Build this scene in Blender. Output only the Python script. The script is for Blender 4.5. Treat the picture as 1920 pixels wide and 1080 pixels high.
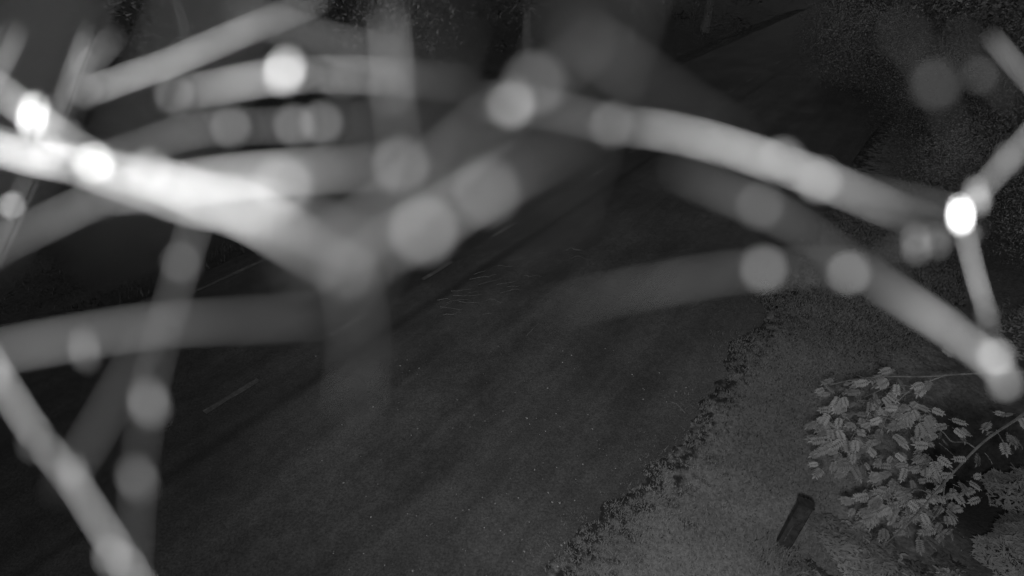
import bpy, math, random
import numpy as np
from mathutils import Vector, Matrix, noise

random.seed(7); rng = np.random.default_rng(11)
for o in list(bpy.data.objects): bpy.data.objects.remove(o)
sc = bpy.context.scene
col = sc.collection

# ------------------------------------------------------------------ camera
PITCH = math.radians(33.4); FPX = 1048.0; CAM_H = 5.0
cam_d = bpy.data.cameras.new('webcam'); cam = bpy.data.objects.new('webcam', cam_d); col.objects.link(cam)
cam.location = (0, 0, CAM_H); cam.rotation_euler = (math.pi/2 - PITCH, 0, 0)
cam_d.sensor_width = 36; cam_d.lens = 36*FPX/1920
cam_d.clip_start = 0.01; cam_d.clip_end = 400
APERTURE = 0.008; FOCUS = 11.0
cam_d.dof.use_dof = True; cam_d.dof.focus_distance = FOCUS
cam_d.dof.aperture_fstop = cam_d.lens/1000/APERTURE
cam_d.dof.aperture_blades = 0
sc.camera = cam

# ------------------------------------------------------------------ midsummer midnight sky, desaturated (infrared, monochrome)
w = bpy.data.worlds.new('World'); sc.world = w; w.use_nodes = True
nt = w.node_tree; nt.nodes.clear()
SUN_EL, SUN_ROT = math.radians(6), math.radians(200)
sky = nt.nodes.new('ShaderNodeTexSky'); sky.sky_type = 'NISHITA'; sky.sun_disc = False
sky.sun_elevation = SUN_EL; sky.sun_rotation = SUN_ROT
bw = nt.nodes.new('ShaderNodeRGBToBW'); bg = nt.nodes.new('ShaderNodeBackground'); wo = nt.nodes.new('ShaderNodeOutputWorld')
bg.inputs['Strength'].default_value = 0.15
nt.links.new(sky.outputs[0], bw.inputs[0]); nt.links.new(bw.outputs[0], bg.inputs[0]); nt.links.new(bg.outputs[0], wo.inputs[0])

sun_d = bpy.data.lights.new('sun', 'SUN'); sun_d.energy = 0.03; sun_d.angle = math.radians(15)
sun = bpy.data.objects.new('sun', sun_d); col.objects.link(sun)
# Nishita: rotation 0 puts the sun on +Y, growing clockwise seen from above
sdir = Vector((math.sin(SUN_ROT)*math.cos(SUN_EL), math.cos(SUN_ROT)*math.cos(SUN_EL), math.sin(SUN_EL)))
sun.rotation_euler = sdir.to_track_quat('Z', 'Y').to_euler()

# the webcam's infrared illuminator, on the same mast a metre behind and above the lens: it lights the silk and the ground
spot_d = bpy.data.lights.new('infrared_illuminator', 'SPOT'); spot_d.energy = 1560; spot_d.color = (1, 1, 1)
spot_d.spot_size = math.radians(104); spot_d.spot_blend = 1.0; spot_d.shadow_soft_size = 0.12
spot = bpy.data.objects.new('infrared_illuminator', spot_d); col.objects.link(spot)
spot.location = (-0.55, -0.80, 5.55)
spot.rotation_euler = (Vector((2.5, 7.6, 0)) - spot.location).to_track_quat('-Z', 'Y').to_euler()

sc.view_settings.view_transform = 'Standard'; sc.view_settings.look = 'None'
sc.view_settings.exposure = 0.0; sc.view_settings.gamma = 1.0; sc.view_settings.use_curve_mapping = False
cy = sc.cycles
cy.max_bounces = 5; cy.diffuse_bounces = 2; cy.transparent_max_bounces = 4
cy.use_denoising = True; cy.denoiser = 'OPENIMAGEDENOISE'; cy.use_adaptive_sampling = False
try: cy.denoising_input_passes = 'RGB'
except Exception: pass
sc.render.filter_size = 1.8

# ------------------------------------------------------------------ geometry helpers
FW = Vector((0, math.cos(PITCH), -math.sin(PITCH))); UP = Vector((0, math.sin(PITCH), math.cos(PITCH))); RT = Vector((1, 0, 0))
CAM = Vector((0, 0, CAM_H))
def ray(px, py): return FW + RT*((px-960)/FPX) - UP*((py-540)/FPX)
def at(px, py, depth): return CAM + ray(px, py)*depth          # depth measured along the optical axis
def ground(px, py, z=0.0):
    d = ray(px, py); return CAM + d*((z-CAM_H)/d.z)
YAW = math.radians(36.8)
RU = Vector((math.sin(YAW), math.cos(YAW), 0)); RN = Vector((RU.y, -RU.x, 0))   # along the road / to its right
def rs(s, r, z=0.0): return RU*s + RN*r + Vector((0, 0, z))
def lin(v):
    c = v/255.0
    return c/12.92 if c <= 0.04045 else ((c+0.055)/1.055)**2.4

def mesh_obj(name, verts, faces, mat, parent=None, smooth=False, data=None):
    if data is None:
        data = bpy.data.meshes.new(name); data.from_pydata([tuple(v) for v in verts], [], faces)
        if mat: data.materials.append(mat)
        if smooth: data.polygons.foreach_set('use_smooth', [True]*len(data.polygons))
    o = bpy.data.objects.new(name, data); col.objects.link(o)
    if parent: o.parent = parent
    return o
def empty(name, loc=(0, 0, 0)):
    o = bpy.data.objects.new(name, None); col.objects.link(o); o.location = loc; o.empty_display_size = 0.1; return o
def tag(o, label=None, cat=None, group=None, kind=None):
    if label: o['label'] = label
    if cat: o['category'] = cat
    if group: o['group'] = group
    if kind: o['kind'] = kind
    return o
def soup(name, V, Fc, mat, parent=None, normals=None):
    """V (n,3) float array, Fc (m,k) int array with k = 3 or 4"""
    me = bpy.data.meshes.new(name); k = Fc.shape[1]
    V = np.asarray(V, float)
    if normals is not None:      # leaves turn their faces outwards / blades upwards
        fn = np.cross(V[Fc[:, 1]]-V[Fc[:, 0]], V[Fc[:, 2]]-V[Fc[:, 0]]); fl = (fn*normals[Fc[:, 0]]).sum(1) < 0
        Fc = np.where(fl[:, None], Fc[:, ::-1], Fc)
    me.vertices.add(len(V)); me.vertices.foreach_set('co', np.ascontiguousarray(V, np.float32).ravel())
    me.loops.add(Fc.size); me.loops.foreach_set('vertex_index', np.ascontiguousarray(Fc, np.int32).ravel())
    me.polygons.add(len(Fc)); me.polygons.foreach_set('loop_start', np.arange(0, Fc.size, k, dtype=np.int32))
    me.update(calc_edges=True); me.materials.append(mat)
    if normals is not None: me.normals_split_custom_set_from_vertices(normals/np.linalg.norm(normals, axis=1)[:, None])
    o = bpy.data.objects.new(name, me); col.objects.link(o)
    if parent: o.parent = parent
    return o

def spline(pts, n=6):
    """Catmull-Rom through rows (x, y, z, extra ...)"""
    P = np.array(pts, float); out = []
    Q = np.vstack([2*P[0]-P[1], P, 2*P[-1]-P[-2]])
    for i in range(1, len(Q)-2):
        a, b, c, d = Q[i-1:i+3]
        for t in np.linspace(0, 1, n, endpoint=False):
            out.append(0.5*((2*b)+(c-a)*t+(2*a-5*b+4*c-d)*t*t+(3*b-a-3*c+d)*t**3))
    out.append(P[-1]); return np.array(out)
def tube_data(path, radii, sides=6):
    verts, faces = [], []; n = len(path); prev = None
    for i in range(n):
        t = Vector(path[min(i+1, n-1)]) - Vector(path[max(i-1, 0)])
        t.normalize()
        a = prev - t*prev.dot(t) if prev is not None else t.orthogonal()
        if a.length < 1e-6: a = t.orthogonal()
        a.normalize(); prev = a; b = t.cross(a)
        for k in range(sides):
            an = 2*math.pi*k/sides
            verts.append(Vector(path[i]) + (a*math.cos(an)+b*math.sin(an))*radii[i])
    for i in range(n-1):
        for k in range(sides):
            k2 = (k+1) % sides
            faces.append((i*sides+k, i*sides+k2, (i+1)*sides+k2, (i+1)*sides+k))
    faces.append(tuple(range(sides-1, -1, -1))); faces.append(tuple((n-1)*sides+k for k in range(sides)))
    return verts, faces
def ball_data(r, seed=0, rough=0.12, seg=10, ring=7, stretch=(1, 1, 1)):
    verts, faces = [Vector((0, 0, r*stretch[2]))], []
    for i in range(1, ring):
        th = math.pi*i/ring
        for k in range(seg):
            ph = 2*math.pi*k/seg
            d = Vector((math.sin(th)*math.cos(ph), math.sin(th)*math.sin(ph), math.cos(th)))
            q = 1 + rough*noise.noise(d*1.7 + Vector((seed*3.1, seed, 0)))
            verts.append(Vector((d.x*stretch[0], d.y*stretch[1], d.z*stretch[2]))*r*q)
    verts.append(Vector((0, 0, -r*stretch[2])))
    for k in range(seg):
        k2 = (k+1) % seg
        faces.append((0, 1+k, 1+k2))
        for i in range(ring-2):
            a = 1+i*seg; faces.append((a+k, a+seg+k, a+seg+k2, a+k2))
        a = 1+(ring-2)*seg; faces.append((a+k, len(verts)-1, a+k2))
    return verts, faces

# ------------------------------------------------------------------ materials (monochrome: the camera sees infrared)
def mat_new(name, val, rough=0.9):
    m = bpy.data.materials.new(name); m.use_nodes = True
    b = m.node_tree.nodes['Principled BSDF']
    b.inputs['Base Color'].default_value = (val, val, val, 1); b.inputs['Roughness'].default_value = rough
    b.inputs['Specular IOR Level'].default_value = 0.2
    return m, m.node_tree, b
class NB:
    def __init__(s, nt): s.nt = nt; s.L = nt.links
    def n(s, t, **kw):
        x = s.nt.nodes.new(t)
        for k, v in kw.items(): setattr(x, k, v)
        return x
    def put(s, v, sock):
        if hasattr(v, 'node') : s.L.new(v, sock)
        else: sock.default_value = v
    def math(s, op, a, b=0.0, c=None, clamp=False):
        x = s.n('ShaderNodeMath', operation=op, use_clamp=clamp)
        s.put(a, x.inputs[0]); s.put(b, x.inputs[1])
        if c is not None: s.put(c, x.inputs[2])
        return x.outputs[0]
    def noise(s, vec, scale, detail=4, rough=0.6):
        x = s.n('ShaderNodeTexNoise'); s.L.new(vec, x.inputs['Vector'])
        x.inputs['Scale'].default_value = scale; x.inputs['Detail'].default_value = detail; x.inputs['Roughness'].default_value = rough
        return x.outputs[0]
    def ramp(s, v, a, b, lo, hi, smooth=True):
        x = s.n('ShaderNodeMapRange', interpolation_type='SMOOTHSTEP' if smooth else 'LINEAR')
        s.put(v, x.inputs[0])
        for i, q in enumerate((a, b, lo, hi)): s.put(q, x.inputs[i+1])
        return x.outputs[0]
    def grey(s, v):
        x = s.n('ShaderNodeCombineColor'); [s.put(v, x.inputs[i]) for i in range(3)]; return x.outputs[0]
    def pos(s): return s.n('ShaderNodeNewGeometry').outputs['Position']
    def dot(s, vec, v):
        x = s.n('ShaderNodeVectorMath', operation='DOT_PRODUCT'); s.L.new(vec, x.inputs[0]); x.inputs[1].default_value = v; return x.outputs['Value']
    def stretch(s, vec, sx):   # squeeze coordinates along the road so that noise runs with the traffic
        x = s.n('ShaderNodeCombineXYZ'); s.L.new(s.dot(vec, tuple(RN)), x.inputs[0]); s.L.new(s.math('MULTIPLY', s.dot(vec, tuple(RU)), sx), x.inputs[1]); return x.outputs[0]
    def bump(s, h, strength, dist, b):
        x = s.n('ShaderNodeBump'); x.inputs['Strength'].default_value = strength; x.inputs['Distance'].default_value = dist
        s.L.new(h, x.inputs['Height']); s.L.new(x.outputs[0], b.inputs['Normal'])

def asphalt():
    m, t, b = mat_new('asphalt', .03, .85); q = NB(t); P = q.pos()
    r = q.dot(P, tuple(RN)); S = q.stretch(P, .12)
    big = q.noise(P, .55, 3); wear = q.noise(S, 2.2, 4); fine = q.noise(P, 46, 3, .75); mid = q.noise(P, 9, 4, .7)
    speck = q.n('ShaderNodeTexVoronoi'); q.L.new(P, speck.inputs['Vector']); speck.inputs['Scale'].default_value = 30
    chip = q.ramp(speck.outputs['Distance'], .0, .16, 1, 0)
    chipsel = q.ramp(q.dot(speck.outputs['Color'], (1, 0, 0)), .80, .9, 0, 1)
    v = q.math('MULTIPLY', q.ramp(big, .3, .7, .72, 1.2), q.ramp(wear, .3, .7, .75, 1.22))
    v = q.math('MULTIPLY', v, q.ramp(fine, .25, .75, .55, 1.45))
    v = q.math('MULTIPLY', v, q.ramp(mid, .3, .7, .85, 1.15))
    # smoother dark binder in the joint beside the centre line; far lane darker, partly light falloff painted in; dull dusty shoulder near the grass
    v = q.math('MULTIPLY', v, q.ramp(r, -6.3, -4.3, .66, 1.0))
    seam = q.math('ABSOLUTE', q.math('ADD', r, 5.25))
    v = q.math('MULTIPLY', v, q.ramp(seam, .0, .14, .62, 1.0))
    v = q.math('MULTIPLY', v, .040)
    v = q.math('ADD', v, q.math('MULTIPLY', q.math('MULTIPLY', chip, chipsel), .075))
    q.L.new(q.grey(v), b.inputs['Base Color'])
    q.bump(fine, .6, .006, b)
    return m
def soil():
    m, t, b = mat_new('moss_and_soil', .06, .95); q = NB(t); P = q.pos(); r = q.dot(P, tuple(RN))
    n1 = q.noise(P, 1.6, 5); n2 = q.noise(P, 24, 4, .7); n3 = q.noise(P, 7, 4)
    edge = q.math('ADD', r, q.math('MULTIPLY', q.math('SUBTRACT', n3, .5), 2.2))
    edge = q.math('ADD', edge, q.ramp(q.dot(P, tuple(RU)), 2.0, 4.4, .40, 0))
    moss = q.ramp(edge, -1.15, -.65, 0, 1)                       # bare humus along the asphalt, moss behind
    moss = q.math('MULTIPLY', moss, q.ramp(edge, .6, 1.6, 1, .38))   # darker soil with less moss on the rowan's side
    v = q.math('ADD', q.math('MULTIPLY', moss, .086), .015)
    v = q.math('ADD', v, q.ramp(r, -9.6, -9.0, .016, 0))
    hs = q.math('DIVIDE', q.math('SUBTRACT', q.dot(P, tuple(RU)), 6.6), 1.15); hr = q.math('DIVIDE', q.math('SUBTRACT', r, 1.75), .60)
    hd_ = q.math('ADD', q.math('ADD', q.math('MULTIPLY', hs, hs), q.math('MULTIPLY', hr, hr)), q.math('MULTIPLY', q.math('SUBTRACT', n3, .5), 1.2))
    v = q.math('MULTIPLY', v, q.ramp(hd_, .5, 1.5, .35, 1))     # shade of the hollow, painted into the soil colour
    v = q.math('MULTIPLY', v, q.ramp(n1, .3, .7, .75, 1.2)); v = q.math('MULTIPLY', v, q.ramp(n2, .25, .75, .55, 1.4))
    q.L.new(q.grey(v), b.inputs['Base Color']); q.bump(n2, .8, .02, b)
    return m
def varied(name, val, scale, lo, hi, rough=.8, trans=0.0):
    m, t, b = mat_new(name, val, rough); q = NB(t); P = q.pos()
    v = q.math('MULTIPLY', q.ramp(q.noise(P, scale, 4), .3, .7, lo, hi), val)
    oi = q.n('ShaderNodeObjectInfo'); v = q.math('MULTIPLY', v, q.ramp(oi.outputs['Random'], 0, 1, .85, 1.15, False))
    c = q.grey(v); q.L.new(c, b.inputs['Base Color'])
    return m
def paint():
    m, t, b = mat_new('worn_road_paint', .2, .8); q = NB(t); P = q.pos()
    wear = q.noise(P, 14, 5, .8); big = q.noise(P, 1.3, 3)
    k = q.math('ADD', q.math('MULTIPLY', big, .55), q.math('MULTIPLY', wear, .6))
    v = q.ramp(k, .46, .80, .034, .10)
    q.L.new(q.grey(v), b.inputs['Base Color']); return m
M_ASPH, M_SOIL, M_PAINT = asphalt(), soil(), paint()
M_GRASS = varied('short_grass', .118, .8, .8, 1.15)
M_FARGRASS = varied('far_verge_grass', .036, 1.2, .6, 1.3)
M_DRY = varied('dry_stem', .09, 5, .7, 1.2)
M_LEAF = varied('rowan_leaf', .10, 3, .8, 1.2, .7)
M_LEAF2 = varied('shrub_leaf', .105, 3, .8, 1.15, .7)
M_DARKLEAF = varied('tree_leaf', .125, 1.2, .6, 1.25, .8)
M_NEEDLE = varied('spruce_needle', .08, 1.2, .6, 1.25, .85)
M_BARK = varied('bark', .07, 12, .6, 1.3, .9)
M_POST = varied('weathered_black_post', .016, 16, .6, 1.5, .55)
M_STREAK = varied('pale_streak', .04, 30, .4, 1.3, .6)
M_PEBBLE = varied('pebble', .13, 20, .6, 1.3, .8)
M_HOLLOW = varied('hollow_shade', .012, 8, .5, 1.5, .9)  # near-black soil with the hollow's shade in its colour
M_SILK, _t, _b = mat_new('painted_silk', .3, .8)          # brightness along each thread is painted into the silk's colour
_a = _t.nodes.new('ShaderNodeAttribute'); _a.attribute_name = 'painted_brightness'
_t.links.new(NB(_t).grey(_a.outputs['Fac']), _b.inputs['Base Color'])

# ------------------------------------------------------------------ ground and road
def edge_shift(s):
    k = min(1, max(0, (4.4-s)/2.4)); return .40*k*k*(3-2*k)     # the asphalt narrows towards the camera
def terrain(s, r):
    """height of the land at (s, r) beside the road"""
    z = -0.012
    if r > -1.1:
        k = min(1, (r+1.1)/2.0); z += -0.10*k*k*(3-2*k)
        if r > 1.2: z += 0.14*(r-1.2)
        d2 = ((s-6.6)/1.0)**2 + ((r-1.75)/.55)**2       # hollow below the rowan
        z -= 0.55*math.exp(-d2)
    if r < -9.1:
        k = min(1, (-9.1-r)/1.6); z -= 0.35*k*k*(3-2*k)
        if r < -11: z += 0.32*(-11-r)
    z += 0.05*noise.noise(Vector((s*.7, r*.7, 0)))*min(1, max(0, abs(r+5.1)-4.0)*.8)
    return z
ss = sorted(set(list(np.arange(-12, 0, 1.5)) + list(np.arange(0, 16, .2)) + list(np.arange(16, 40, 1.0)) + list(np.arange(40, 181, 12.))))
rr = sorted(set(list(np.arange(-120, -20, 10.)) + list(np.arange(-20, -9, .7)) + [-9.05, -8.9, -6, -3, -1.25] + list(np.arange(-1.1, 5, .15)) + list(np.arange(5, 15, 1.)) + list(np.arange(15, 126, 10.))))
V = [rs(s, r, terrain(s, r)) for s in ss for r in rr]; nr = len(rr)
Fc = [(i*nr+j, i*nr+j+1, (i+1)*nr+j+1, (i+1)*nr+j) for i in range(len(ss)-1) for j in range(nr-1)]
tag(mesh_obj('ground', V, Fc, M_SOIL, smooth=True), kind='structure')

V, Fc = [], []
rss = list(np.arange(-12, 0, 1.0)) + list(np.arange(0, 14, .06)) + list(np.arange(14, 180, 1.5))
for s in rss:
    e = -1.10 - edge_shift(s) + .24*noise.noise(Vector((s*1.25, -1.2*1.25, 4))) * -1 + .13*noise.noise(Vector((s*4.5, 9, 0))) + .035*noise.noise(Vector((s*17, 5, 0)))
    e2 = -9.0 + .1*noise.noise(Vector((s*.9, 30, 0)))
    for r, z in ((e2, -.02), (e2, .0), (-7.3, .03), (-5.0, .045), (-3.0, .03), (e, .0), (e, -.04)): V.append(rs(s, r, z))
for i in range(len(rss)-1):
    for j in range(6): Fc.append((i*7+j, i*7+j+1, (i+1)*7+j+1, (i+1)*7+j))
road = tag(mesh_obj('road', V, Fc, M_ASPH), kind='structure')
def road_z(r):
    return float(np.interp(r, [-9, -7.3, -5, -3, -1.1], [0, .03, .045, .03, 0]))
def marking(name, s0, s1, r, width, wob):
    V, Fc = [], []; n = max(3, int((s1-s0)/.12))
    for i in range(n+1):
        s = s0+(s1-s0)*i/n
        k = width*(.5+wob*noise.noise(Vector((s*4, r, 0)))); k2 = width*(.5+wob*noise.noise(Vector((s*4, r+7, 2))))
        V += [rs(s, r-k, road_z(r-k)+.005), rs(s, r+k2, road_z(r+k2)+.005)]
    Fc = [(2*i, 2*i+1, 2*i+3, 2*i+2) for i in range(n)]
    return mesh_obj(name, V, Fc, M_PAINT, road)
for k in range(0, 16):
    marking('centre_dash', 1.62+1.86*k, 1.62+1.86*k+.72, -5.84, .085, .22)
marking('edge_line', -6, 15, -8.55, .075, .3)

# ------------------------------------------------------------------ short grass on the verge (nobody could count the blades)
def cover(s, r):
    e = r + edge_shift(s) + .75*noise.noise(Vector((s*1.25, r*1.25, 4))) + .50*noise.noise(Vector((s*5, r*5, 8))) + .60*noise.noise(Vector((s*11, r*11, 1))) + .65*noise.noise(Vector((s*23, r*23, 11)))
    c = min(1, max(0, (e+1.25)/.28))
    if r > .55: c *= max(.12, 1-(r-.55+.5*noise.noise(Vector((s*2, r*2, 7))))/.75) if s < 10 else 1
    return max(0, min(1, c))
def blades(n, smin, smax, rmin, rmax, h0, h1, wd):
    out = []
    S = rng.uniform(smin, smax, n); Rr = rng.uniform(rmin, rmax, n)
    for s, r in zip(S, Rr):
        c = cover(s, r)
        if rng.random() > c**1.6: continue
        if ((s-6.6)/1.0)**2+((r-1.75)/.5)**2 < 1.0: continue
        out.append((s, r, terrain(s, r), c))
    A = np.array(out); m = len(A)
    base = np.outer(A[:, 0], np.array(RU)) + np.outer(A[:, 1], np.array(RN)); base[:, 2] = A[:, 2]-.004
    h = rng.uniform(h0, h1, m)*(.35+.65*A[:, 3]); an = rng.uniform(0, 2*np.pi, m); ln = rng.uniform(.25, 1.1, m)
    side = np.stack([np.cos(an), np.sin(an), 0*an], 1)*(wd*rng.uniform(.6, 1.4, m))[:, None]
    an2 = an+np.pi/2+rng.uniform(-.5, .5, m)
    lean = np.stack([np.cos(an2)*ln*h, np.sin(an2)*ln*h, h], 1)
    V = np.empty((m, 3, 3)); V[:, 0] = base-side; V[:, 1] = base+side; V[:, 2] = base+lean
    return V.reshape(-1, 3)
def blade_stuff(parts):
    V = np.vstack(parts); return V, np.arange(len(V)).reshape(-1, 3)
V, Fc = blade_stuff([blades(130000, .5, 7.5, -1.75, 2.4, .015, .038, .006), blades(60000, 7.5, 12.5, -1.75, 1.4, .02, .045, .009), blades(700, 3.80, 4.15, -.02, .36, .05, .11, .006), blades(3500, 0.5, 9, -1.6, 1.6, .05, .09, .004), blades(9000, 1.5, 11, -1.7, -.75, .02, .055, .006)])
NG = rng.normal(0, .22, (len(V)//3, 3)).repeat(3, 0); NG[:, 2] = 1
tag(soup('grass', V, Fc, M_GRASS, None, NG), kind='stuff')
# far verge
n = 26000; S = rng.uniform(-4, 45, n); Rr = -9.05-np.abs(rng.normal(0, 1.6, n))
base = np.array([rs(a, b, terrain(a, b)) for a, b in zip(S, Rr)])
h = rng.uniform(.03, .09, n); an = rng.uniform(0, 6.28, n)
side = np.stack([np.cos(an), np.sin(an), 0*an], 1)*.012
V = np.empty((n, 3, 3)); V[:, 0] = base-side; V[:, 1] = base+side
V[:, 2] = base+np.stack([np.cos(an+1.5)*h*.5, np.sin(an+1.5)*h*.5, h], 1)
tag(soup('tall_grass', V.reshape(-1, 3), np.arange(3*n).reshape(-1, 3), M_FARGRASS), kind='stuff')

# crumbs of debris and petals on the asphalt
dv, df = [], []
def add_crumb(p, r, seed):
    b, f = ball_data(r, seed, .5, 6, 4, (1, random.uniform(.6, 1), .55)); k = len(dv); a = random.uniform(0, 6.28)
    R = Matrix.Rotation(a, 3, 'Z'); dv.extend([p + R @ v for v in b]); df.extend([tuple(i+k for i in q) for q in f])
for i in range(340):
    px = random.uniform(560, 1330); py = random.uniform(640, 1085)
    if random.random() > .25+.75*max(0, 1-abs((px-1040)/420)): continue
    g = ground(px, py, .02); r = g.dot(RN)
    if r > -1.35: continue
    add_crumb(Vector((g.x, g.y, road_z(r)+.004)), random.choice([.005, .006, .007, .009, .012]), i)
tag(mesh_obj('debris', dv, df, M_PEBBLE), kind='stuff')

def stem(pix, rad, label, cat='stem', name='dry_stem', group=None, mat=None, z=.02):
    pts = []
    for px, py in pix:
        g = ground(px, py, .03); pts.append((g.x, g.y, road_z(g.dot(RN)) + rad + z*random.uniform(.05, .6)))
    P = spline(pts, 5); n = len(P)
    v, f = tube_data(P, [rad*(1-.5*i/n) for i in range(n)], 5)
    return tag(mesh_obj(name, v, f, mat or M_DRY), label, cat, group)
squig = [[(818, 566), (838, 562), (846, 568), (832, 578), (822, 584)], [(826, 580), (850, 582), (880, 582)], [(818, 574), (828, 585)],
         [(905, 590), (918, 590), (930, 594), (938, 602)], [(845, 548), (870, 545), (900, 541)], [(880, 528), (905, 523), (930, 519)],
         [(888, 516), (910, 511), (916, 505)], [(850, 556), (885, 556), (925, 550)], [(940, 552), (965, 545), (985, 546)], [(930, 536), (955, 531), (985, 525)],
         [(860, 568), (895, 570), (910, 577)], [(900, 535), (935, 527), (958, 512)], [(1075, 468), (1092, 473), (1086, 482)], [(836, 570), (860, 565), (893, 562)]]
wv, wf = [], []
wr = random.Random(3)
for q in squig + [[(cx+wr.uniform(-8, 8), cy_), (cx+10, cy_+wr.uniform(-4, 2)), (cx+24, cy_+wr.uniform(-7, 4)), (cx+34, cy_+wr.uniform(-6, 8))] for cx, cy_ in [(836, 592), (870, 556), (915, 566), (945, 540), (905, 520), (1060, 470), (1075, 486), (930, 500), (985, 520), (1000, 480)]]:
    pts = []
    for k in range(len(q)-1):
        for t in (0, .5):
            px = q[k][0]*(1-t)+q[k+1][0]*t+wr.uniform(-1.6, 1.6); py = q[k][1]*(1-t)+q[k+1][1]*t+wr.uniform(-1.6, 1.6)
            g = ground(px, py, .03); pts.append((g.x, g.y, road_z(g.dot(RN))+.008+wr.uniform(0, .012)))
    P = spline(pts, 4); n = len(P)
    v, f = tube_data(P, [.0046*(1-.6*i/n) for i in range(n)], 4); k0 = len(wv); wv += v; wf += [tuple(a+k0 for a in b) for b in f]
tag(mesh_obj('dry_grass', wv, wf, M_DRY), kind='stuff')
stem([(988, 630), (1000, 618), (1010, 608)], .006, 'short straight pale stem alone on the middle of the asphalt')
stem([(1268, 755), (1276, 763), (1285, 773)], .007, 'pale straw stalk on the asphalt beside the ragged grass edge')
stem([(1260, 752), (1270, 757)], .006, 'very short pale stalk just off the end of a longer one by the grass edge')
stem([(902, 975), (916, 970), (918, 984)], .005, 'tiny bent pale twig like a tick, low on the asphalt', 'twig', 'twig')
stem([(806, 985), (812, 981)], .005, 'tiny stubby pale twig on the dark lower road', 'twig', 'twig')

# ------------------------------------------------------------------ the dark post stub on the verge
pb = ground(1468, 1022, terrain(4.0, .15)); post = empty('marker_post', pb)
tag(post, 'short black square post standing in the grass at the lower edge of the verge', 'post')
hw, hd, ht = .066, .044, .62
def prism(z0, z1, a, b, bev, top_tilt=0.0):
    ring = [(-a+bev, -b), (a-bev, -b), (a, -b+bev), (a, b-bev), (a-bev, b), (-a+bev, b), (-a, b-bev), (-a, -b+bev)]
    v = [Vector((x, y, z0)) for x, y in ring] + [Vector((x, y, z1 + top_tilt*x)) for x, y in ring]
    f = [(i, (i+1) % 8, 8+(i+1) % 8, 8+i) for i in range(8)] + [tuple(range(7, -1, -1)), tuple(range(8, 16))]
    return v, f
v, f = prism(-.15, ht, hw, hd, .018, -.22); mesh_obj('shaft', v, f, M_POST, post)
v, f = prism(ht+.003, ht+.022, hw+.008, hd+.008, .016, -.22); mesh_obj('cap', v, f, M_POST, post)
v, f = prism(.12, .36, .006, .004, .001); o = mesh_obj('pale_strip', [q+Vector((-hw+.03, -hd-.004, 0)) for q in v], f, M_STREAK, post)  # narrow streak, paler than the shaft
post.rotation_euler = (math.radians(-2), math.radians(4), math.radians(-14))

# ------------------------------------------------------------------ leaves
def leaflet(base, tip, width, nrm, fold=.25):
    """a pointed blade of 5 vertices folded along its midrib"""
    d = tip-base; sd = d.cross(nrm).normalized()*width
    m1, m2 = base+d*.35, base+d*.72; up = nrm*width*fold
    vs = [base, m1-sd*.5+up, m2-sd*.38+up, tip, m2+sd*.38+up, m1+sd*.5+up, m1, m2]
    fs = [(0, 6, 1), (6, 7, 2, 1), (7, 3, 2), (0, 5, 6), (6, 5, 4, 7), (7, 4, 3)]
    return vs, fs
def pinnate(seed, L=.15, pairs=6):
    r = random.Random(seed); V, Fc = [], []
    droop = r.uniform(.05, .25)
    def axis(t): return Vector((0, t*L, -droop*L*t*t))
    def add(vs, fs):
        k = len(V); V.extend(vs); Fc.extend([tuple(i+k for i in q) for q in fs])
    for i in range(pairs):
        t = .22+.66*i/(pairs-1); ll = L*(.33-.14*abs(t-.5))*r.uniform(.9, 1.1)
        for sg in (-1, 1):
            b = axis(t); tip = b+Vector((sg*ll*.90, ll*.46, -ll*r.uniform(.0, .2)))
            add(*leaflet(b, tip, ll*.43, Vector((sg*r.uniform(-.1, .15), r.uniform(-.12, .12), 1)).normalized(), .1))
    add(*leaflet(axis(.9), axis(.9)+Vector((0, L*.33, -.02)), L*.12, Vector((0, 0, 1))))
    rv, rf = tube_data([axis(0), axis(.5), axis(.95)], [.0022, .0018, .001], 3); add(rv, rf)
    return V, Fc
LEAVES = []
for k in range(5):
    v, f = pinnate(k, random.uniform(.135, .165), random.choice([6, 6, 7])); m = bpy.data.meshes.new('leaf'); m.from_pydata([tuple(x) for x in v], [], f); m.materials.append(M_LEAF); LEAVES.append(m)
SIMPLE = []
for k in range(4):
    v, f = leaflet(Vector((0, 0, 0)), Vector((0, .1, -.02)), .05, Vector((0, 0, 1)), .2); m = bpy.data.meshes.new('leaf'); m.from_pydata([tuple(x) for x in v], [], f); m.materials.append(M_LEAF2); SIMPLE.append(m)
def put_leaf(mesh, parent, pos, direction, normal, scale=1.0):
    y = direction.normalized(); x = y.cross(normal)
    if x.length < 1e-4: x = y.orthogonal()
    x.normalize(); z = x.cross(y)
    o = bpy.data.objects.new('leaf', mesh); col.objects.link(o); o.parent = parent
    M = Matrix((x, y, z)).transposed().to_4x4()
    o.matrix_basis = Matrix.Translation(pos) @ M @ Matrix.Scale(scale, 4)
    return o

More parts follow.
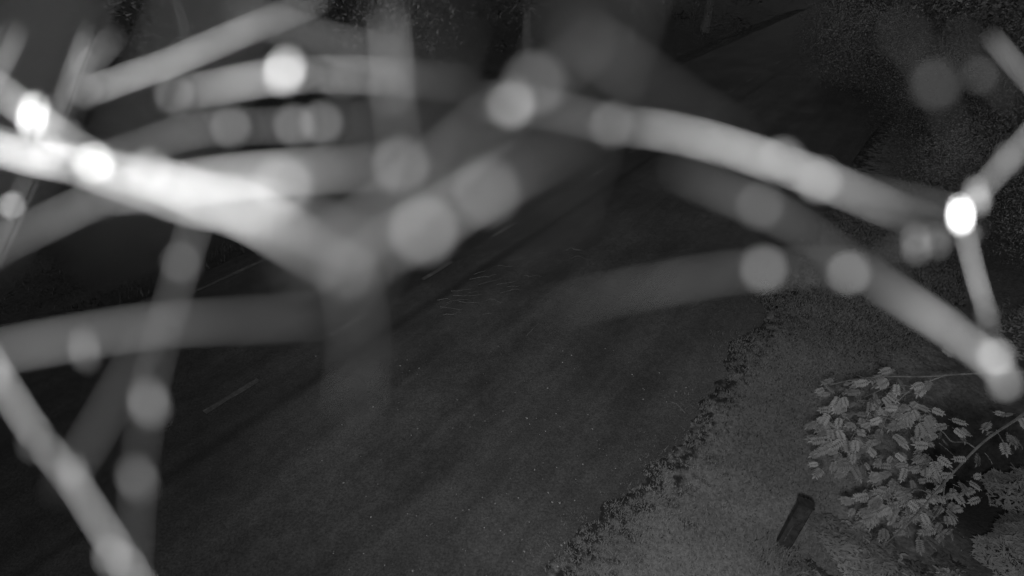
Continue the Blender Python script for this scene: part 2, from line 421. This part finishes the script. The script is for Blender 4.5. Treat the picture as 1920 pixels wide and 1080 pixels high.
# ------------------------------------------------------------------ the rowan reaching in from the right
DR = 4.75
root_g = ground(2230, 960, 0); rz = terrain(root_g.dot(RU), root_g.dot(RN)); rowan_base = Vector((root_g.x, root_g.y, rz))
rowan = empty('rowan_tree', rowan_base)
tag(rowan, 'rowan tree with feathery leaves on slender branches reaching in over the grass', 'tree')
def rp(px, py, d): return at(px, py, d) - rowan_base
fork = rp(2060, 740, 5.0)
v, f = tube_data(spline([(0, 0, -.1), tuple(fork*.45+Vector((.05, 0, 0))), tuple(fork), tuple(fork*1.35+Vector((.1, .1, .4))), tuple(fork*1.9+Vector((.2, .2, 1.2)))], 5), list(np.linspace(.045, .016, 21)), 8)
trunk = mesh_obj('trunk', v, f, M_BARK, rowan)
BR = [ # pixel path with depth, start radius
 ([(2060, 740, 5.0), (1960, 752, 4.9), (1905, 787, 4.85), (1845, 828, 4.8), (1795, 878, 4.75), (1745, 935, 4.7), (1700, 985, 4.65), (1662, 1018, 4.6)], .015),
 ([(2060, 740, 5.0), (1960, 700, 4.95), (1815, 701, 4.9), (1740, 706, 4.85), (1660, 706, 4.8), (1600, 712, 4.75), (1560, 720, 4.7), (1537, 714, 4.7)], .011),
 ([(1768, 705, 4.87), (1735, 718, 4.85), (1710, 730, 4.8), (1690, 746, 4.78), (1666, 775, 4.75), (1648, 820, 4.72)], .007),
 ([(1705, 735, 4.8), (1675, 741, 4.78), (1650, 762, 4.75), (1610, 800, 4.7), (1588, 840, 4.68)], .006),
 ([(1715, 727, 4.82), (1690, 722, 4.8), (1660, 728, 4.78), (1620, 745, 4.75)], .005),
 ([(1828, 840, 4.8), (1810, 829, 4.8), (1785, 828, 4.78), (1770, 812, 4.76), (1755, 800, 4.75), (1735, 775, 4.74)], .006),
 ([(1788, 884, 4.75), (1768, 868, 4.74), (1735, 868, 4.72), (1705, 880, 4.7), (1685, 900, 4.68)], .006),
 ([(1750, 930, 4.7), (1722, 918, 4.68), (1690, 930, 4.66), (1655, 935, 4.64)], .005),
 ([(1772, 905, 4.72), (1765, 950, 4.7), (1745, 980, 4.68), (1730, 1000, 4.66)], .005),
 ([(1868, 806, 4.82), (1885, 835, 4.84), (1900, 850, 4.85)], .004),
]
leaf_pts = []
for path, r0 in BR:
    P = spline([tuple(rp(*q)) for q in path], 4); n = len(P)
    v, f = tube_data(P, [r0*(1-.72*i/(n-1)) for i in range(n)], 6); mesh_obj('branch', v, f, M_BARK, rowan)
CL = [ # pixel centre, spread, how many leaves
 (1585, 832, 40, 34), (1560, 785, 24, 8), (1615, 775, 34, 9), (1575, 735, 26, 6), (1625, 735, 32, 8), (1675, 705, 22, 6), (1690, 750, 30, 7),
 (1655, 800, 32, 11), (1700, 780, 30, 8), (1728, 775, 22, 5), (1660, 840, 28, 7), (1605, 870, 22, 5), (1745, 705, 18, 3), (1765, 800, 24, 6), (1792, 805, 16, 3),
 (1750, 845, 24, 6), (1715, 800, 20, 4), (1685, 890, 30, 8), (1655, 915, 34, 14), (1625, 945, 26, 5), (1690, 945, 36, 16), (1650, 965, 30, 8), (1720, 915, 24, 6),
 (1780, 905, 20, 5), (1805, 900, 16, 3), (1765, 955, 22, 7), (1765, 990, 18, 5), (1715, 985, 30, 8), (1800, 930, 18, 4), (1740, 880, 20, 5), (1830, 860, 20, 3), (1850, 920, 22, 4),
 (1545, 870, 10, 2), (1755, 650, 10, 1), (1885, 800, 30, 5), (1535, 718, 8, 1)]
rl = random.Random(5)
for cx, cy_, sp, k in CL:
    for _ in range(k):
        a = rl.uniform(0, 6.283); rad = sp*math.sqrt(rl.random())
        px, py = cx+rad*math.cos(a)*1.1, cy_+rad*math.sin(a)*.9
        pos = rp(px, py, DR+rl.uniform(-.14, .1))
        d = Vector((math.cos(a)-.5, -.35-math.sin(a)*.5, rl.uniform(-.55, .15)))+Vector((rl.uniform(-.6, .6), rl.uniform(-.6, .6), 0))
        nrm = (Vector((0, -.35, 1))+Vector((rl.uniform(-1, 1), rl.uniform(-.9, .9), 0))).normalized()
        put_leaf(rl.choice(LEAVES), rowan, pos, d, nrm, rl.uniform(.55, .92))


# the smaller, half hidden leaves further in
fv, ff = [], []
for cx, cy_, sp, k in CL:
    if k < 5: continue
    for _ in range(int(k*1.1)):
        a = rl.uniform(0, 6.283); rad = sp*rl.random()**.6
        pos = rp(cx+rad*math.cos(a)*1.15+rl.uniform(-6, 6), cy_+rad*math.sin(a)+rl.uniform(-6, 6), DR+rl.uniform(.02, .34))
        y = (Vector((math.cos(a)-.5, -.35-math.sin(a)*.5, rl.uniform(-.5, .1)))+Vector((rl.uniform(-.6, .6), rl.uniform(-.6, .6), 0))).normalized()
        nrm = (Vector((0, -.35, 1))+Vector((rl.uniform(-.8, .8), rl.uniform(-.8, .8), 0))).normalized()
        x = y.cross(nrm).normalized(); M3 = Matrix((x, y, x.cross(y))).transposed(); sc_ = rl.uniform(.45, .8)
        me = rl.choice(LEAVES); k0 = len(fv)
        fv.extend([pos + M3 @ (q.co*sc_) for q in me.vertices]); ff.extend([tuple(q+k0 for q in p.vertices) for p in me.polygons])
o = mesh_obj('foliage', fv, ff, M_LEAF, rowan); o['kind'] = 'stuff'

# ------------------------------------------------------------------ low shrubs along the verge
def shrub(base_px, label, spread, height, count, cat='shrub', mat_set=SIMPLE, sc_leaf=(.45, .8), seed=0, name='leafy_shrub', fine=900):
    g = ground(*base_px, 0); g.z = terrain(g.dot(RU), g.dot(RN))
    e = tag(empty(name, g), label, cat, 'low shrubs along the verge'); r = random.Random(seed)
    nst = max(4, count//8)
    for i in range(nst):
        a = r.uniform(0, 6.283); q = math.sqrt(r.random())
        tip = Vector((math.cos(a)*spread[0]*q, math.sin(a)*spread[1]*q, height*(1-.55*q*q)*r.uniform(.75, 1.05)))
        b0 = Vector((tip.x*.35, tip.y*.35, 0)); mid = (b0+tip)*.5+Vector((0, 0, height*.18))
        P = spline([tuple(b0), tuple(mid), tuple(tip)], 3)
        v, f = tube_data(P, [.004]*len(P), 4); mesh_obj('stem', v, f, M_BARK, e)
        for k in range(count//nst):
            t = r.uniform(.35, 1); j = int(t*(len(P)-1)); pos = Vector(P[j])+Vector((r.uniform(-1, 1), r.uniform(-1, 1), r.uniform(-.4, .4)))*.05
            a2 = r.uniform(0, 6.283)
            put_leaf(r.choice(mat_set), e, pos, Vector((math.cos(a2), math.sin(a2), r.uniform(-.5, .3))), Vector((r.uniform(-.6, .6), r.uniform(-.6, .4), 1)).normalized(), r.uniform(*sc_leaf))
    q = np.random.default_rng(seed+50); a = q.uniform(0, 6.283, fine); u = np.sqrt(q.random(fine)); lump = 1+.25*np.sin(a*3+seed)
    x = np.cos(a)*u*spread[0]*lump; y = np.sin(a)*u*spread[1]*lump
    z = height*(1-.6*u*u)*(.45+.55*q.random(fine))*(.8+.3*np.sin(x*17+seed)*np.sin(y*19))
    P = np.stack([x, y, z], 1); b = q.uniform(0, 6.283, fine); L = q.uniform(.022, .05, fine)
    d = np.stack([np.cos(b)*L, np.sin(b)*L, q.uniform(-.35, .3, fine)*L], 1); sd = np.stack([-np.sin(b)*L*.26, np.cos(b)*L*.26, q.uniform(-.12, .12, fine)*L], 1)
    V = np.stack([P-d, P-sd, P+d, P+sd], 1).reshape(-1, 3)
    N = V*np.array([.8, .8, .6])+np.array([0, 0, height*1.2])+q.normal(0, .06, (fine, 3)).repeat(4, 0)
    o = soup('foliage', V, np.arange(len(V)).reshape(-1, 4), M_LEAF2, e, N); o['kind'] = 'stuff'
    return e
shrub((1605, 1020), 'low leafy shrub spreading just right of the black post', (.34, .34), .26, 50, seed=1, fine=1300)
shrub((1665, 1075), 'low leafy shrub under the lowest rowan twigs', (.36, .34), .24, 40, seed=2, fine=1200)
shrub((1525, 1090), 'low leafy shrub in front of the foot of the black post', (.30, .20), .16, 30, seed=3, fine=800)
shrub((1790, 1085), 'sparse dark low shrub at the foot of the slope below the hollow', (.26, .22), .14, 16, seed=4, fine=180)
shrub((1925, 1060), 'dense pale shrub rising at the lower right corner', (.36, .44), .38, 50, seed=5, fine=2600)
shrub((1955, 945), 'tall pale bush beyond the dark hollow at the right border', (.36, .5), .50, 50, seed=6, fine=2800)
shrub((2010, 1100), 'pale shrub cut by the lower right frame corner', (.45, .45), .45, 40, seed=8, fine=2200)
shrub((1905, 640), 'dim shrub behind the rowan branch at the right border', (.6, .6), .6, 60, seed=9, fine=1500)

# ------------------------------------------------------------------ the dark wood beyond
def crown_soup(n, H, R, kind, r, leaf):
    """many small leaf faces clustered on limbs through the crown's volume"""
    V = np.empty((n, 3, 3)); ncl = max(18, min(n//70, 420))
    if kind == 'spruce':
        t = r.random(ncl)**.75; a = r.uniform(0, 6.28, ncl); q = R*(1-t)*(.35+.65*np.sqrt(r.random(ncl)))+.1
        C = np.stack([np.cos(a)*q, np.sin(a)*q, H*(.03+.95*t)-q*.2], 1); sig = np.array([.30, .30, .14])
    else:
        u = r.normal(size=(ncl, 3)); u /= np.linalg.norm(u, axis=1)[:, None]; q = r.random(ncl)**.45
        C = u*q[:, None]*np.array([R, R, H*.46])+np.array([0, 0, H*.47]); sig = np.array([.38, .38, .28])
    i = r.integers(0, ncl, n); P = C[i]+r.normal(size=(n, 3))*sig
    d1 = r.normal(size=(n, 3)); d1 /= np.linalg.norm(d1, axis=1)[:, None]; d2 = r.normal(size=(n, 3)); d2 /= np.linalg.norm(d2, axis=1)[:, None]
    if kind == 'spruce': d1[:, 2] = -abs(d1[:, 2])*.5
    ls = leaf*r.uniform(.6, 1.3, n)[:, None]
    V[:, 0] = P; V[:, 1] = P+d1*ls; V[:, 2] = P+d1*ls*.5+d2*ls*.45
    return V.reshape(-1, 3), C
def tree(s, r, H, R, kind, n, label, seed, leaf=.11):
    g = rs(s, r, terrain(s, r)); e = empty('spruce_tree' if kind == 'spruce' else 'broadleaf_tree', g)
    tag(e, label, 'tree', 'dark trees beside the road'); q = np.random.default_rng(seed)
    top = H*.96 if kind == 'spruce' else H*.8
    P = [(.08*H*.1*math.sin(z*2+seed), .03*H*math.sin(z*1.3+seed), z*top-.1) for z in np.linspace(0, 1, 9)]
    v, f = tube_data(P, list(np.linspace(.022*H+.03, .012, 9)), 8); mesh_obj('trunk', v, f, M_BARK, e)
    V, C = crown_soup(n, H, R, kind, q, leaf)
    for c in C[:: max(1, len(C)//14)]:
        z0 = max(.15, c[2]*.8-.2); b = np.array([0, 0, z0]); m = (b+c)/2+np.array([0, 0, .12])
        v, f = tube_data([b, m, c], [.03, .018, .006], 5); mesh_obj('limb', v, f, M_BARK, e)
    o = soup('crown', V, np.arange(len(V)).reshape(-1, 3), M_NEEDLE if kind == 'spruce' else M_DARKLEAF, e, (V-np.array([0, 0, H*.35]))+q.normal(0, .25*R, (len(V)//3, 3)).repeat(3, 0))
    return e
tree(12.2, 2.5, 2.6, 1.25, 'broad', 60000, 'dim leafy bush at the right border beside the bright bead of silk', 1, .034)
tree(14.6, 0.9, 2.4, 1.2, 'broad', 60000, 'low dark leafy bush on the verge under the bright arching thread', 14, .036)
tree(16.6, 2.0, 5.0, 1.8, 'broad', 80000, 'dark leafy tree overhanging the verge behind the bright arching thread', 2, .045)
tree(19.5, -0.2, 3.2, 1.5, 'broad', 60000, 'dark rounded bush leaning over the asphalt edge beyond the arching thread', 15, .045)
tree(23.5, -2.4, 4.4, 2.2, 'broad', 60000, 'dark thicket hiding the far bend of the road', 16, .06)
tree(18.5, 2.2, 8.5, 2.2, 'spruce', 16000, 'dark spruce nearest the verge behind the leafy trees', 3)
tree(22.5, 0.9, 7.5, 2.5, 'broad', 16000, 'dark broad leafy tree closing off the end of the road', 4, .14)
tree(22, 4.6, 10, 2.4, 'spruce', 16000, 'tall dark spruce at the top right corner', 5)
tree(28, 1.5, 9, 2.8, 'spruce', 16000, 'far dark spruce along the right of the vanishing road', 6, .15)
tree(33, -11.5, 11, 3.2, 'spruce', 16000, 'far dark spruce across the road at the top centre', 7, .16)
tree(26, -12.5, 9, 2.8, 'broad', 16000, 'dark leafy tree across the road behind the faint pale beads', 8, .16)
tree(19, -13.5, 9, 2.8, 'spruce', 16000, 'dark spruce across the road behind the upright thread', 9, .15)
tree(12.5, -14, 8, 2.6, 'broad', 16000, 'dark leafy tree across the road behind the dense tangle', 10, .14)
tree(7, -14.5, 9, 2.6, 'spruce', 16000, 'dark spruce across the road at the upper left border', 11, .14)
tree(37, -4, 10, 3.5, 'broad', 16000, 'far dark leafy tree where the road bends out of sight', 12, .18)
tree(25, -14.5, 8, 2.4, 'spruce', 16000, 'far dark spruce standing back from the far edge line', 13, .15)

# ------------------------------------------------------------------ spider webs strung a hand's breadth before the lens
GAIN = 17.0            # radiance of silk of albedo 1 under the illuminator
THICK = .10*APERTURE   # threads are about a millimetre of silk
def own(v):
    return max(0.0, lin(v)-lin(40))
def web(label):
    return tag(empty('spider_web', tuple(at(960, 300, .1))), label, 'spider web')
WEBS = {'tangle': web('dense tangle of pale out of focus silk threads across the upper left'),
        'arch': web('long pale blurred threads with beads arching over the right half of the view'),
        'low': web('few slanting blurred threads with oval beads at the lower left')}
nthread = [0]
def paint_brightness(o, vals):
    at_ = o.data.attributes.new('painted_brightness', 'FLOAT', 'POINT'); at_.data.foreach_set('value', np.clip(np.array(vals, np.float32), .002, .88))  # wanted brightness of threads and beads, painted in as albedo
def strand(wname, pts, beads=(), THICK=THICK):
    """pts: (px, py, blurred width px, own brightness 0-255); beads: (px, py, width, brightness[, length px, lean degrees])"""
    wb = WEBS[wname]; off = wb.location
    rows = []
    for px, py, wd, v in pts:
        p = at(px, py, FPX*APERTURE/wd)
        rows.append((p.x, p.y, p.z, own(v)*math.pi*APERTURE/(4*THICK*GAIN)))
    S = spline(rows, 8)
    nthread[0] += 1
    rad = [THICK*(.5 + .10*noise.noise(Vector((i*.55, nthread[0]*3.3, 0))) + .06*noise.noise(Vector((i*1.9, nthread[0], 5)))) for i in range(len(S))]
    v, f = tube_data([Vector(p[:3])-off for p in S], rad, 6)
    o = mesh_obj('silk_thread', v, f, M_SILK, wb, smooth=True)
    paint_brightness(o, np.repeat([S[i, 3]*(1+.34*noise.noise(Vector((i*.30, nthread[0]*1.7, 9)))+.22*noise.noise(Vector((i*.8, nthread[0]*2.7, 4)))) for i in range(len(S))], 6))
    for j, bd in enumerate(beads):
        px, py, wd, v = bd[:4]; d = FPX*APERTURE/wd
        if len(bd) == 4 or wd > 66 or wd < 60:      # a bead sits on the lens side of its thread
            q0 = at(px, py, d); dn = min(((Vector(p[:3])-q0).length, FW.dot(Vector(p[:3])-CAM)) for p in S); d = min(d, dn[1]-.30*APERTURE*.62)
        ln = (bd[4]-wd)*d/FPX if len(bd) > 4 else 0.0
        dia = .30*APERTURE; L = own(v)/(dia*(dia+ln)/APERTURE**2*.85)
        if L/GAIN > .85: dia *= min(1.8, math.sqrt(L/GAIN/.85)); L = .85*GAIN
        bv, bf = ball_data(dia/2, nthread[0]*7+j, .45, 10, 7)
        if ln:
            bv = [Vector((q.x*.9, q.y*.9, q.z*(dia+ln)/dia)) for q in bv]
            an = math.radians(bd[5]); ax = (UP*math.cos(an)+RT*math.sin(an)); q2 = ax.to_track_quat('Z', 'Y'); bv = [q2 @ q for q in bv]
        b = mesh_obj('bead', bv, bf, M_SILK, o, smooth=True); b.location = at(px, py, d)-off
        paint_brightness(b, [L/GAIN]*len(bv))

T, A_, Lw = 'tangle', 'arch', 'low'
# main bright band
strand(T, [(-60, 262, 72, 185), (60, 296, 74, 200), (185, 315, 80, 192), (300, 338, 92, 180), (400, 375, 110, 182), (480, 405, 118, 165), (560, 452, 118, 110), (650, 508, 112, 90), (690, 530, 110, 40)],
       [(182, 313, 76, 300), (96, 292, 62, 175), (285, 320, 75, 120), (655, 505, 108, 80)])
strand(T, [(-70, 250, 70, 110), (60, 285, 76, 130), (220, 330, 95, 135), (360, 372, 112, 160), (470, 385, 118, 150), (560, 415, 112, 80)])
# flat band to the right of it
strand(T, [(210, 360, 95, 110), (330, 348, 95, 140), (420, 335, 95, 155), (520, 325, 95, 145), (600, 320, 95, 105), (690, 314, 98, 75), (760, 312, 102, 50)], [(755, 311, 102, 85), (535, 350, 110, 110)])
# from the upper left corner
strand(T, [(-60, 130, 75, 150), (0, 170, 72, 190), (65, 218, 70, 190), (130, 268, 72, 125), (215, 315, 76, 105), (300, 350, 85, 80)], [(66, 217, 62, 330, 92, 12), (128, 262, 72, 90)])
strand(T, [(165, 60, 44, 85), (135, 140, 44, 95), (110, 210, 46, 85), (70, 300, 48, 60), (25, 400, 50, 70), (-20, 500, 50, 70)], [(27, 386, 48, 150)])
strand(T, [(215, 70, 60, 75), (165, 130, 58, 80), (125, 190, 55, 60), (90, 270, 55, 50)], [(160, 120, 50, 70)])
strand(T, [(30, 60, 60, 95), (-10, 140, 60, 110), (-60, 220, 60, 100)])
strand(T, [(155, 178, 62, 110), (230, 150, 62, 135), (320, 118, 62, 140), (420, 76, 62, 130), (520, 34, 62, 100), (600, 0, 62, 80)], [(167, 172, 64, 80)])
strand(T, [(325, 180, 74, 85), (400, 166, 74, 130), (470, 152, 76, 142), (540, 142, 76, 135), (620, 140, 76, 108), (700, 142, 78, 90), (800, 150, 80, 55), (880, 160, 80, 30)], [(332, 178, 70, 95), (537, 134, 80, 190, 92, 15), (640, 150, 64, 60)])
strand(T, [(440, 20, 80, 60), (560, 60, 80, 72), (660, 90, 85, 70), (760, 110, 85, 45)])
strand(T, [(728, 30, 88, 85), (736, 110, 88, 95), (740, 190, 90, 80), (750, 270, 98, 60), (756, 330, 102, 40)], [(737, 172, 88, 65)])
strand(T, [(180, 305, 75, 70), (280, 272, 75, 80), (360, 246, 75, 82), (440, 238, 75, 75), (530, 236, 76, 70), (620, 232, 78, 55), (700, 228, 80, 35)], [(438, 240, 74, 95), (556, 237, 75, 95), (606, 232, 80, 95)])
strand(T, [(-50, 495, 85, 75), (20, 452, 82, 88), (100, 413, 80, 92), (190, 372, 80, 88), (280, 350, 80, 75), (350, 340, 80, 50)], [(190, 365, 90, 65)])
strand(T, [(375, 400, 76, 70), (345, 490, 76, 78), (318, 590, 78, 62), (285, 720, 80, 52), (262, 890, 80, 50), (255, 1000, 80, 51), (248, 1120, 80, 50)],
       [(346, 492, 76, 75), (284, 756, 78, 105, 98, -12), (263, 897, 74, 80, 98, -18), (310, 615, 80, 55)])
strand(T, [(650, 540, 120, 55), (690, 492, 124, 98), (745, 452, 126, 118), (810, 418, 124, 126), (870, 380, 122, 112), (930, 345, 120, 88), (1010, 300, 118, 55), (1100, 250, 115, 40)], [(800, 432, 122, 110), (916, 360, 122, 85)])
strand(T, [(560, 500, 140, 55), (650, 450, 140, 80), (740, 390, 138, 85), (830, 310, 134, 82), (910, 240, 130, 80), (990, 180, 120, 75), (1070, 120, 110, 60), (1120, 70, 105, 50)], [(1005, 158, 112, 78)])
strand(T, [(645, 470, 125, 50), (665, 560, 126, 54), (675, 630, 130, 47), (672, 700, 134, 44), (666, 760, 136, 41)])
strand(T, [(-40, 668, 95, 82), (60, 648, 95, 88), (165, 630, 95, 86), (280, 612, 95, 74), (390, 604, 95, 62), (500, 598, 98, 52), (600, 590, 100, 40)], [(163, 655, 62, 100, 90, -6)])
strand(T, [(480, 380, 125, 80), (560, 410, 125, 75), (640, 445, 125, 70), (700, 470, 122, 55)])
# lower left
strand(Lw, [(-60, 600, 72, 110), (-10, 690, 72, 120), (60, 800, 72, 122), (140, 905, 72, 112), (195, 990, 74, 118), (262, 1095, 78, 130), (300, 1150, 78, 130)], [(-4, 705, 66, 95, 84, -8), (143, 888, 64, 112, 94, -20), (218, 1040, 78, 95), (72, 830, 70, 60)])
strand(Lw, [(110, 920, 90, 42), (180, 810, 90, 58), (240, 705, 88, 55), (300, 590, 85, 42)])
# arch to the right
strand(A_, [(900, 190, 85, 50), (960, 195, 86, 75), (1050, 210, 84, 78), (1150, 234, 82, 85), (1220, 242, 82, 120), (1290, 255, 82, 158), (1360, 274, 82, 172), (1440, 300, 82, 168), (1530, 332, 82, 155), (1610, 366, 82, 128), (1690, 400, 80, 92), (1760, 422, 74, 72), (1830, 440, 60, 50)],
       [(960, 196, 90, 120), (1150, 235, 82, 92), (1466, 302, 74, 100), (1536, 338, 74, 110)])
strand(A_, [(1560, 335, 70, 45), (1640, 358, 64, 72), (1720, 372, 60, 80), (1800, 392, 56, 85)])
strand(A_, [(1270, 320, 90, 45), (1340, 352, 88, 72), (1425, 388, 86, 80), (1510, 432, 84, 62), (1590, 490, 82, 62), (1660, 538, 80, 95), (1730, 584, 78, 150), (1800, 632, 74, 155), (1862, 682, 70, 150), (1886, 712, 68, 120)],
       [(1425, 386, 86, 75), (1866, 668, 64, 120), (1884, 718, 64, 90)], .16*APERTURE)
strand(A_, [(1040, 580, 100, 40), (1130, 556, 96, 58), (1250, 532, 92, 66), (1350, 514, 90, 68), (1440, 505, 86, 68), (1530, 500, 84, 62), (1600, 500, 82, 52), (1680, 500, 80, 40)], [(1433, 505, 82, 90), (1592, 507, 72, 110, 82, 10)])
strand(A_, [(1990, 190, 60, 120), (1920, 270, 58, 122), (1885, 305, 56, 120), (1840, 355, 54, 110), (1795, 400, 52, 90)], [(1890, 298, 50, 90, 64, 15), (1832, 370, 40, 165, 66, -8), (1800, 402, 50, 400, 76, -5)])
strand(A_, [(1796, 395, 50, 110), (1812, 450, 48, 140), (1830, 520, 46, 142), (1848, 580, 46, 110), (1862, 650, 50, 70), (1880, 720, 55, 50)], [(1818, 440, 48, 90), (1850, 590, 46, 70)])
strand(A_, [(1860, 70, 50, 80), (1900, 118, 50, 100), (1945, 170, 50, 100), (1990, 240, 52, 90)])
strand(A_, [(1690, 60, 110, 52), (1750, 150, 95, 56), (1790, 260, 80, 42)], [(1753, 158, 92, 57)])
strand(A_, [(1800, 70, 90, 55), (1840, 130, 80, 58), (1900, 200, 70, 45)], [(1838, 142, 66, 58)])
strand(A_, [(1660, 470, 60, 48), (1720, 456, 60, 58), (1770, 446, 58, 58), (1840, 420, 56, 50)], [(1718, 458, 56, 108, 76, -6), (1756, 452, 50, 95, 70, -4)])
strand(A_, [(1080, 60, 130, 50), (1180, 130, 130, 51), (1280, 200, 125, 44), (1380, 260, 120, 41)])
# threads added close to the lens, their broad faint blur imitating veiling glare
strand(T, [(150, -160, 260, 50), (90, 20, 260, 60), (30, 220, 260, 56), (-60, 460, 260, 44)], (), .05*APERTURE)
strand(T, [(470, -160, 270, 50), (400, 40, 270, 58), (320, 230, 270, 54), (220, 420, 270, 42)], (), .05*APERTURE)
strand(T, [(800, 30, 270, 46), (740, 220, 270, 55), (690, 380, 270, 55), (600, 560, 270, 43)], (), .05*APERTURE)
strand(A_, [(1180, -160, 260, 44), (1120, 40, 260, 50), (1060, 220, 260, 46), (1000, 400, 260, 41)], (), .05*APERTURE)
